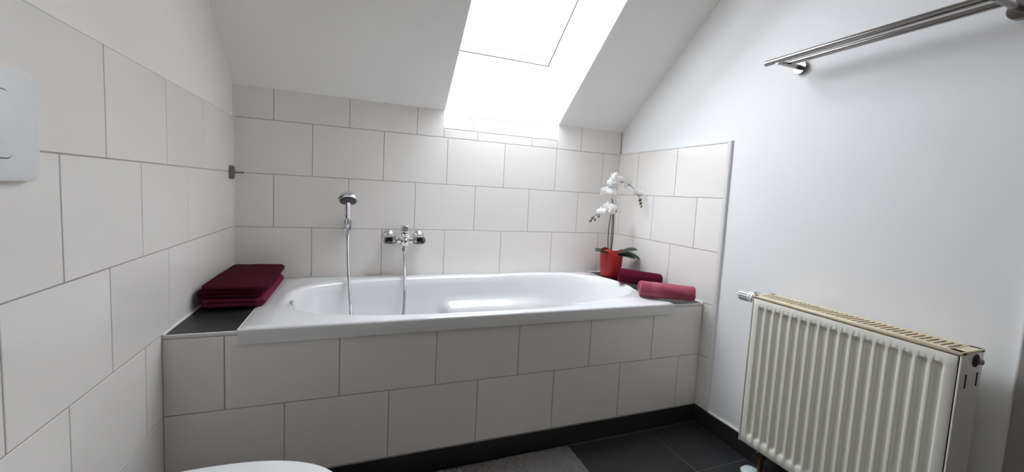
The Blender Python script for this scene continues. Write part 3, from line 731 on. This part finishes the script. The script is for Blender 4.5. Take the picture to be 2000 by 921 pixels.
# thermostat head and angle valve at the upper left
tl = Vector((W - 0.083, RY0 + 0.0005, 0.703)) - ro
th = lathe('thermostat_head', [(0.006, 0.0), (0.013, 0.001), (0.013, 0.016), (0.025, 0.018), (0.025, 0.032), (0.019, 0.036), (0.019, 0.042), (0.0215, 0.045), (0.0215, 0.086), (0.019, 0.093), (0.002, 0.0935)], 'white_plastic', rad, 36, axis_mtx(tl, (-0.10, 1, 0.02)))
gm = axis_mtx(tl, (-0.10, 1, 0.02)); gv = bmesh.new()
for k in range(14):
    a = 2 * PI * k / 14
    add_box(gv, 0.0208, 0.0219, -0.0012, 0.0012, 0.052, 0.088, 0, 1, gm @ Matrix.Rotation(a, 4, 'Z'))
from_bm('grip_groove', gv, 'grey_plastic', th)
lathe('collar', [(0.0253, 0.021), (0.0263, 0.023), (0.0263, 0.028), (0.0253, 0.030)], 'steel', th, 30, gm)
# return valve and floor pipe under the lower left corner
vp = bez([Vector((W - 0.050, -1.196, 0.0)) - ro, Vector((W - 0.050, -1.196, 0.06)) - ro, Vector((W - 0.052, -1.197, 0.10)) - ro, Vector((W - 0.06, -1.20, 0.16)) - ro], 5)
tube('supply_pipe', vp, 0.009, 'copper', rad, 14)
lathe('return_valve', [(0.012, 0.0), (0.019, 0.003), (0.019, 0.024), (0.014, 0.028), (0.014, 0.045), (0.018, 0.048), (0.018, 0.062), (0.010, 0.066)], 'copper', rad, 20, Matrix.Translation(Vector((W - 0.051, -1.196, 0.075)) - ro))
lathe('pipe_rosette', [(0.036, 0.0), (0.036, 0.006), (0.028, 0.014), (0.012, 0.018)], 'pale_plastic', rad, 28, Matrix.Translation(Vector((W - 0.066, -1.170, 0.0)) - ro))
for yy in (RY0 - 0.12, RY1 + 0.12):
    RB_('wall_bracket', RXB - 0.001, W + 0.0095, yy - 0.015, yy + 0.015, RZ0 + 0.06, RZ1 - 0.05, 'radiator')

# ------------------------------------------------------------------ double towel rail
rail = empty('towel_rail', (W, -1.43, 1.60)); tag(rail, 'brushed steel double towel rail fixed high on right wall', 'towel rail')
def T(x, y, z): return Vector((x, y, z)) - Vector(rail.location)
tube('rod', [T(1.951, -1.100, 1.600), T(1.951, -1.101, 1.600), T(1.951, -1.78, 1.600)], [0.0095, 0.0105, 0.0105], 'steel', rail, 24)
tube('rod', [T(2.012, -1.150, 1.600), T(2.012, -1.715, 1.600)], 0.0090, 'steel', rail, 24)
for yy in (-1.150, -1.722):
    a = tube('arm', [T(W + 0.004, yy, 1.594), T(2.02, yy, 1.594), T(1.946, yy, 1.594)], 0.0085, 'steel', rail, 18)
    lathe('wall_plate', [(0.026, 0), (0.026, 0.012), (0.0245, 0.014), (0.010, 0.0145)], 'steel', rail, 36, axis_mtx(T(W + 0.0098, yy, 1.594), (-1, 0, 0)))

# ------------------------------------------------------------------ toilet and flush plate
TY = -1.405
wc = empty('toilet', (0, TY, 0.0)); tag(wc, 'white wall-hung toilet with closed lid beside the bathtub', 'toilet')
def dshape(L, Wd, n=48, x0=0.06):
    # outline from the wall (x0) round the front at x = L
    pts = []
    for k in range(n + 1):
        t = -PI / 2 + PI * k / n
        a = L - (x0 + 0.16)
        c, q = math.cos(t), math.sin(t); e = 2.25
        kk = 1 / ((abs(c) / a) ** e + (abs(q) / (Wd / 2)) ** e) ** (1 / e)
        pts.append((x0 + 0.16 + c * kk, q * kk))
    return pts + [(x0, Wd / 2 * 0.97), (x0, -Wd / 2 * 0.97)]
def dloft(name, secs, material, smooth=40):
    v = []; f = []; n = None
    for L, Wd, x0, z in secs:
        p = dshape(L, Wd, 48, x0); n = len(p); v += [(a, b, z) for a, b in p]
    for i in range(len(secs) - 1):
        for k in range(n): f.append((i * n + k, i * n + (k + 1) % n, (i + 1) * n + (k + 1) % n, (i + 1) * n + k))
    f.append(tuple(range(n))[::-1]); f.append(tuple((len(secs) - 1) * n + k for k in range(n)))
    return from_py(name, v, f, material, wc, smooth)
dloft('bowl', [(0.30, 0.20, 0.001, 0.10), (0.36, 0.24, 0.001, 0.13), (0.43, 0.30, 0.001, 0.22), (0.50, 0.35, 0.001, 0.32), (0.505, 0.362, 0.001, 0.375), (0.508, 0.364, 0.001, 0.385)], 'ceramic')
dloft('seat', [(0.508, 0.364, 0.06, 0.387), (0.512, 0.368, 0.06, 0.391), (0.512, 0.368, 0.06, 0.400), (0.508, 0.364, 0.06, 0.403)], 'white_plastic')
dloft('lid', [(0.510, 0.366, 0.06, 0.405), (0.515, 0.372, 0.058, 0.409), (0.515, 0.372, 0.058, 0.416), (0.510, 0.366, 0.060, 0.421), (0.495, 0.350, 0.066, 0.4245), (0.40, 0.26, 0.11, 0.427)], 'white_plastic')
for s in (-1, 1): tube('hinge', [(0.045, s * 0.06, 0.387), (0.045, s * 0.06, 0.41)], 0.010, 'chrome', wc, 14)

fp = empty('flush_plate', (0.0, TY - 0.010, 1.126)); tag(fp, 'white rounded flush plate on the tiled wall above the toilet', 'flush plate')
def round_plate(name, wd, ht, x0, x1, rad_, material, parent, oy=0.0, oz=0.0, bev=0.004):
    bm = bmesh.new(); rgs = []
    for (ins, xx) in ((0, x0), (0, x1 - bev), (bev * 0.3, x1 - bev * 0.3), (bev, x1)):
        rg = []
        for (sy, sz, a0) in ((1, 1, 0), (-1, 1, PI / 2), (-1, -1, PI), (1, -1, 3 * PI / 2)):
            for k in range(9):
                t = a0 + PI / 2 * k / 8
                rg.append(bm.verts.new((xx, oy + sy * (wd / 2 - rad_) + math.cos(t) * (rad_ - ins), oz + sz * (ht / 2 - rad_) + math.sin(t) * (rad_ - ins))))
        rgs.append(rg)
    n = len(rgs[0])
    for i in range(3):
        for k in range(n): bm.faces.new((rgs[i][k], rgs[i][(k + 1) % n], rgs[i + 1][(k + 1) % n], rgs[i + 1][k]))
    bm.faces.new(rgs[0][::-1]); bm.faces.new(rgs[-1])
    return from_bm(name, bm, material, parent, 40)
round_plate('plate', 0.246, 0.178, 0.0003, 0.014, 0.022, 'white_plastic', fp)
for (nm, oy, wd) in (('small_button', 0.036, 0.044), ('large_button', -0.026, 0.070)):
    g = round_plate('groove', wd + 0.0035, 0.108, 0.0130, 0.0143, 0.016, 'grey_plastic', fp, oy, 0.0, 0.0002)
    round_plate(nm, wd, 0.1045, 0.0135, 0.0158, 0.0145, 'white_plastic', fp, oy, 0.0, 0.001)

# ------------------------------------------------------------------ bath mat
bmx0, bmx1, bmy0, bmy1 = 0.600, 1.376, -1.32, -0.806
bmt = empty('bath_mat', ((bmx0 + bmx1) / 2, (bmy0 + bmy1) / 2, 0)); tag(bmt, 'grey tufted bath mat on the dark floor before the bathtub', 'bath mat')
def mat_mesh():
    nx, ny = 330, 220; v = []; f = []; wd, dp = bmx1 - bmx0, bmy1 - bmy0; R = 0.03
    rnd = random.Random(3)
    for j in range(ny + 1):
        for i in range(nx + 1):
            x = -wd / 2 + wd * i / nx; y = -dp / 2 + dp * j / ny
            # rounded corners
            ex, ey = abs(x) - (wd / 2 - R), abs(y) - (dp / 2 - R)
            if ex > 0 and ey > 0:
                l = math.hypot(ex, ey); m = max(ex, ey)
                if l > 0: x = math.copysign(wd / 2 - R + ex / l * m, x); y = math.copysign(dp / 2 - R + ey / l * m, y)
            e = min(i, nx - i, j, ny - j)
            z = 0.013 + 0.006 * noise.noise(Vector((x * 130, y * 75, 0.5))) + rnd.uniform(-0.003, 0.003)
            if e == 0: z = 0.0004
            elif e == 1: z = min(z, 0.008)
            v.append((x + rnd.uniform(-0.0006, 0.0006), y + rnd.uniform(-0.0006, 0.0006), z))
    for j in range(ny):
        for i in range(nx): a = j * (nx + 1) + i; f.append((a, a + 1, a + nx + 2, a + nx + 1))
    return from_py('pile', v, f, 'mat', bmt, 80, fix=False)
mat_mesh()
box('backing', bmx0 + 0.006 - bmt.location.x, bmx1 - 0.006 - bmt.location.x, bmy0 + 0.006 - bmt.location.y, bmy1 - 0.006 - bmt.location.y, 0.0002, 0.005, 'gap', bmt)
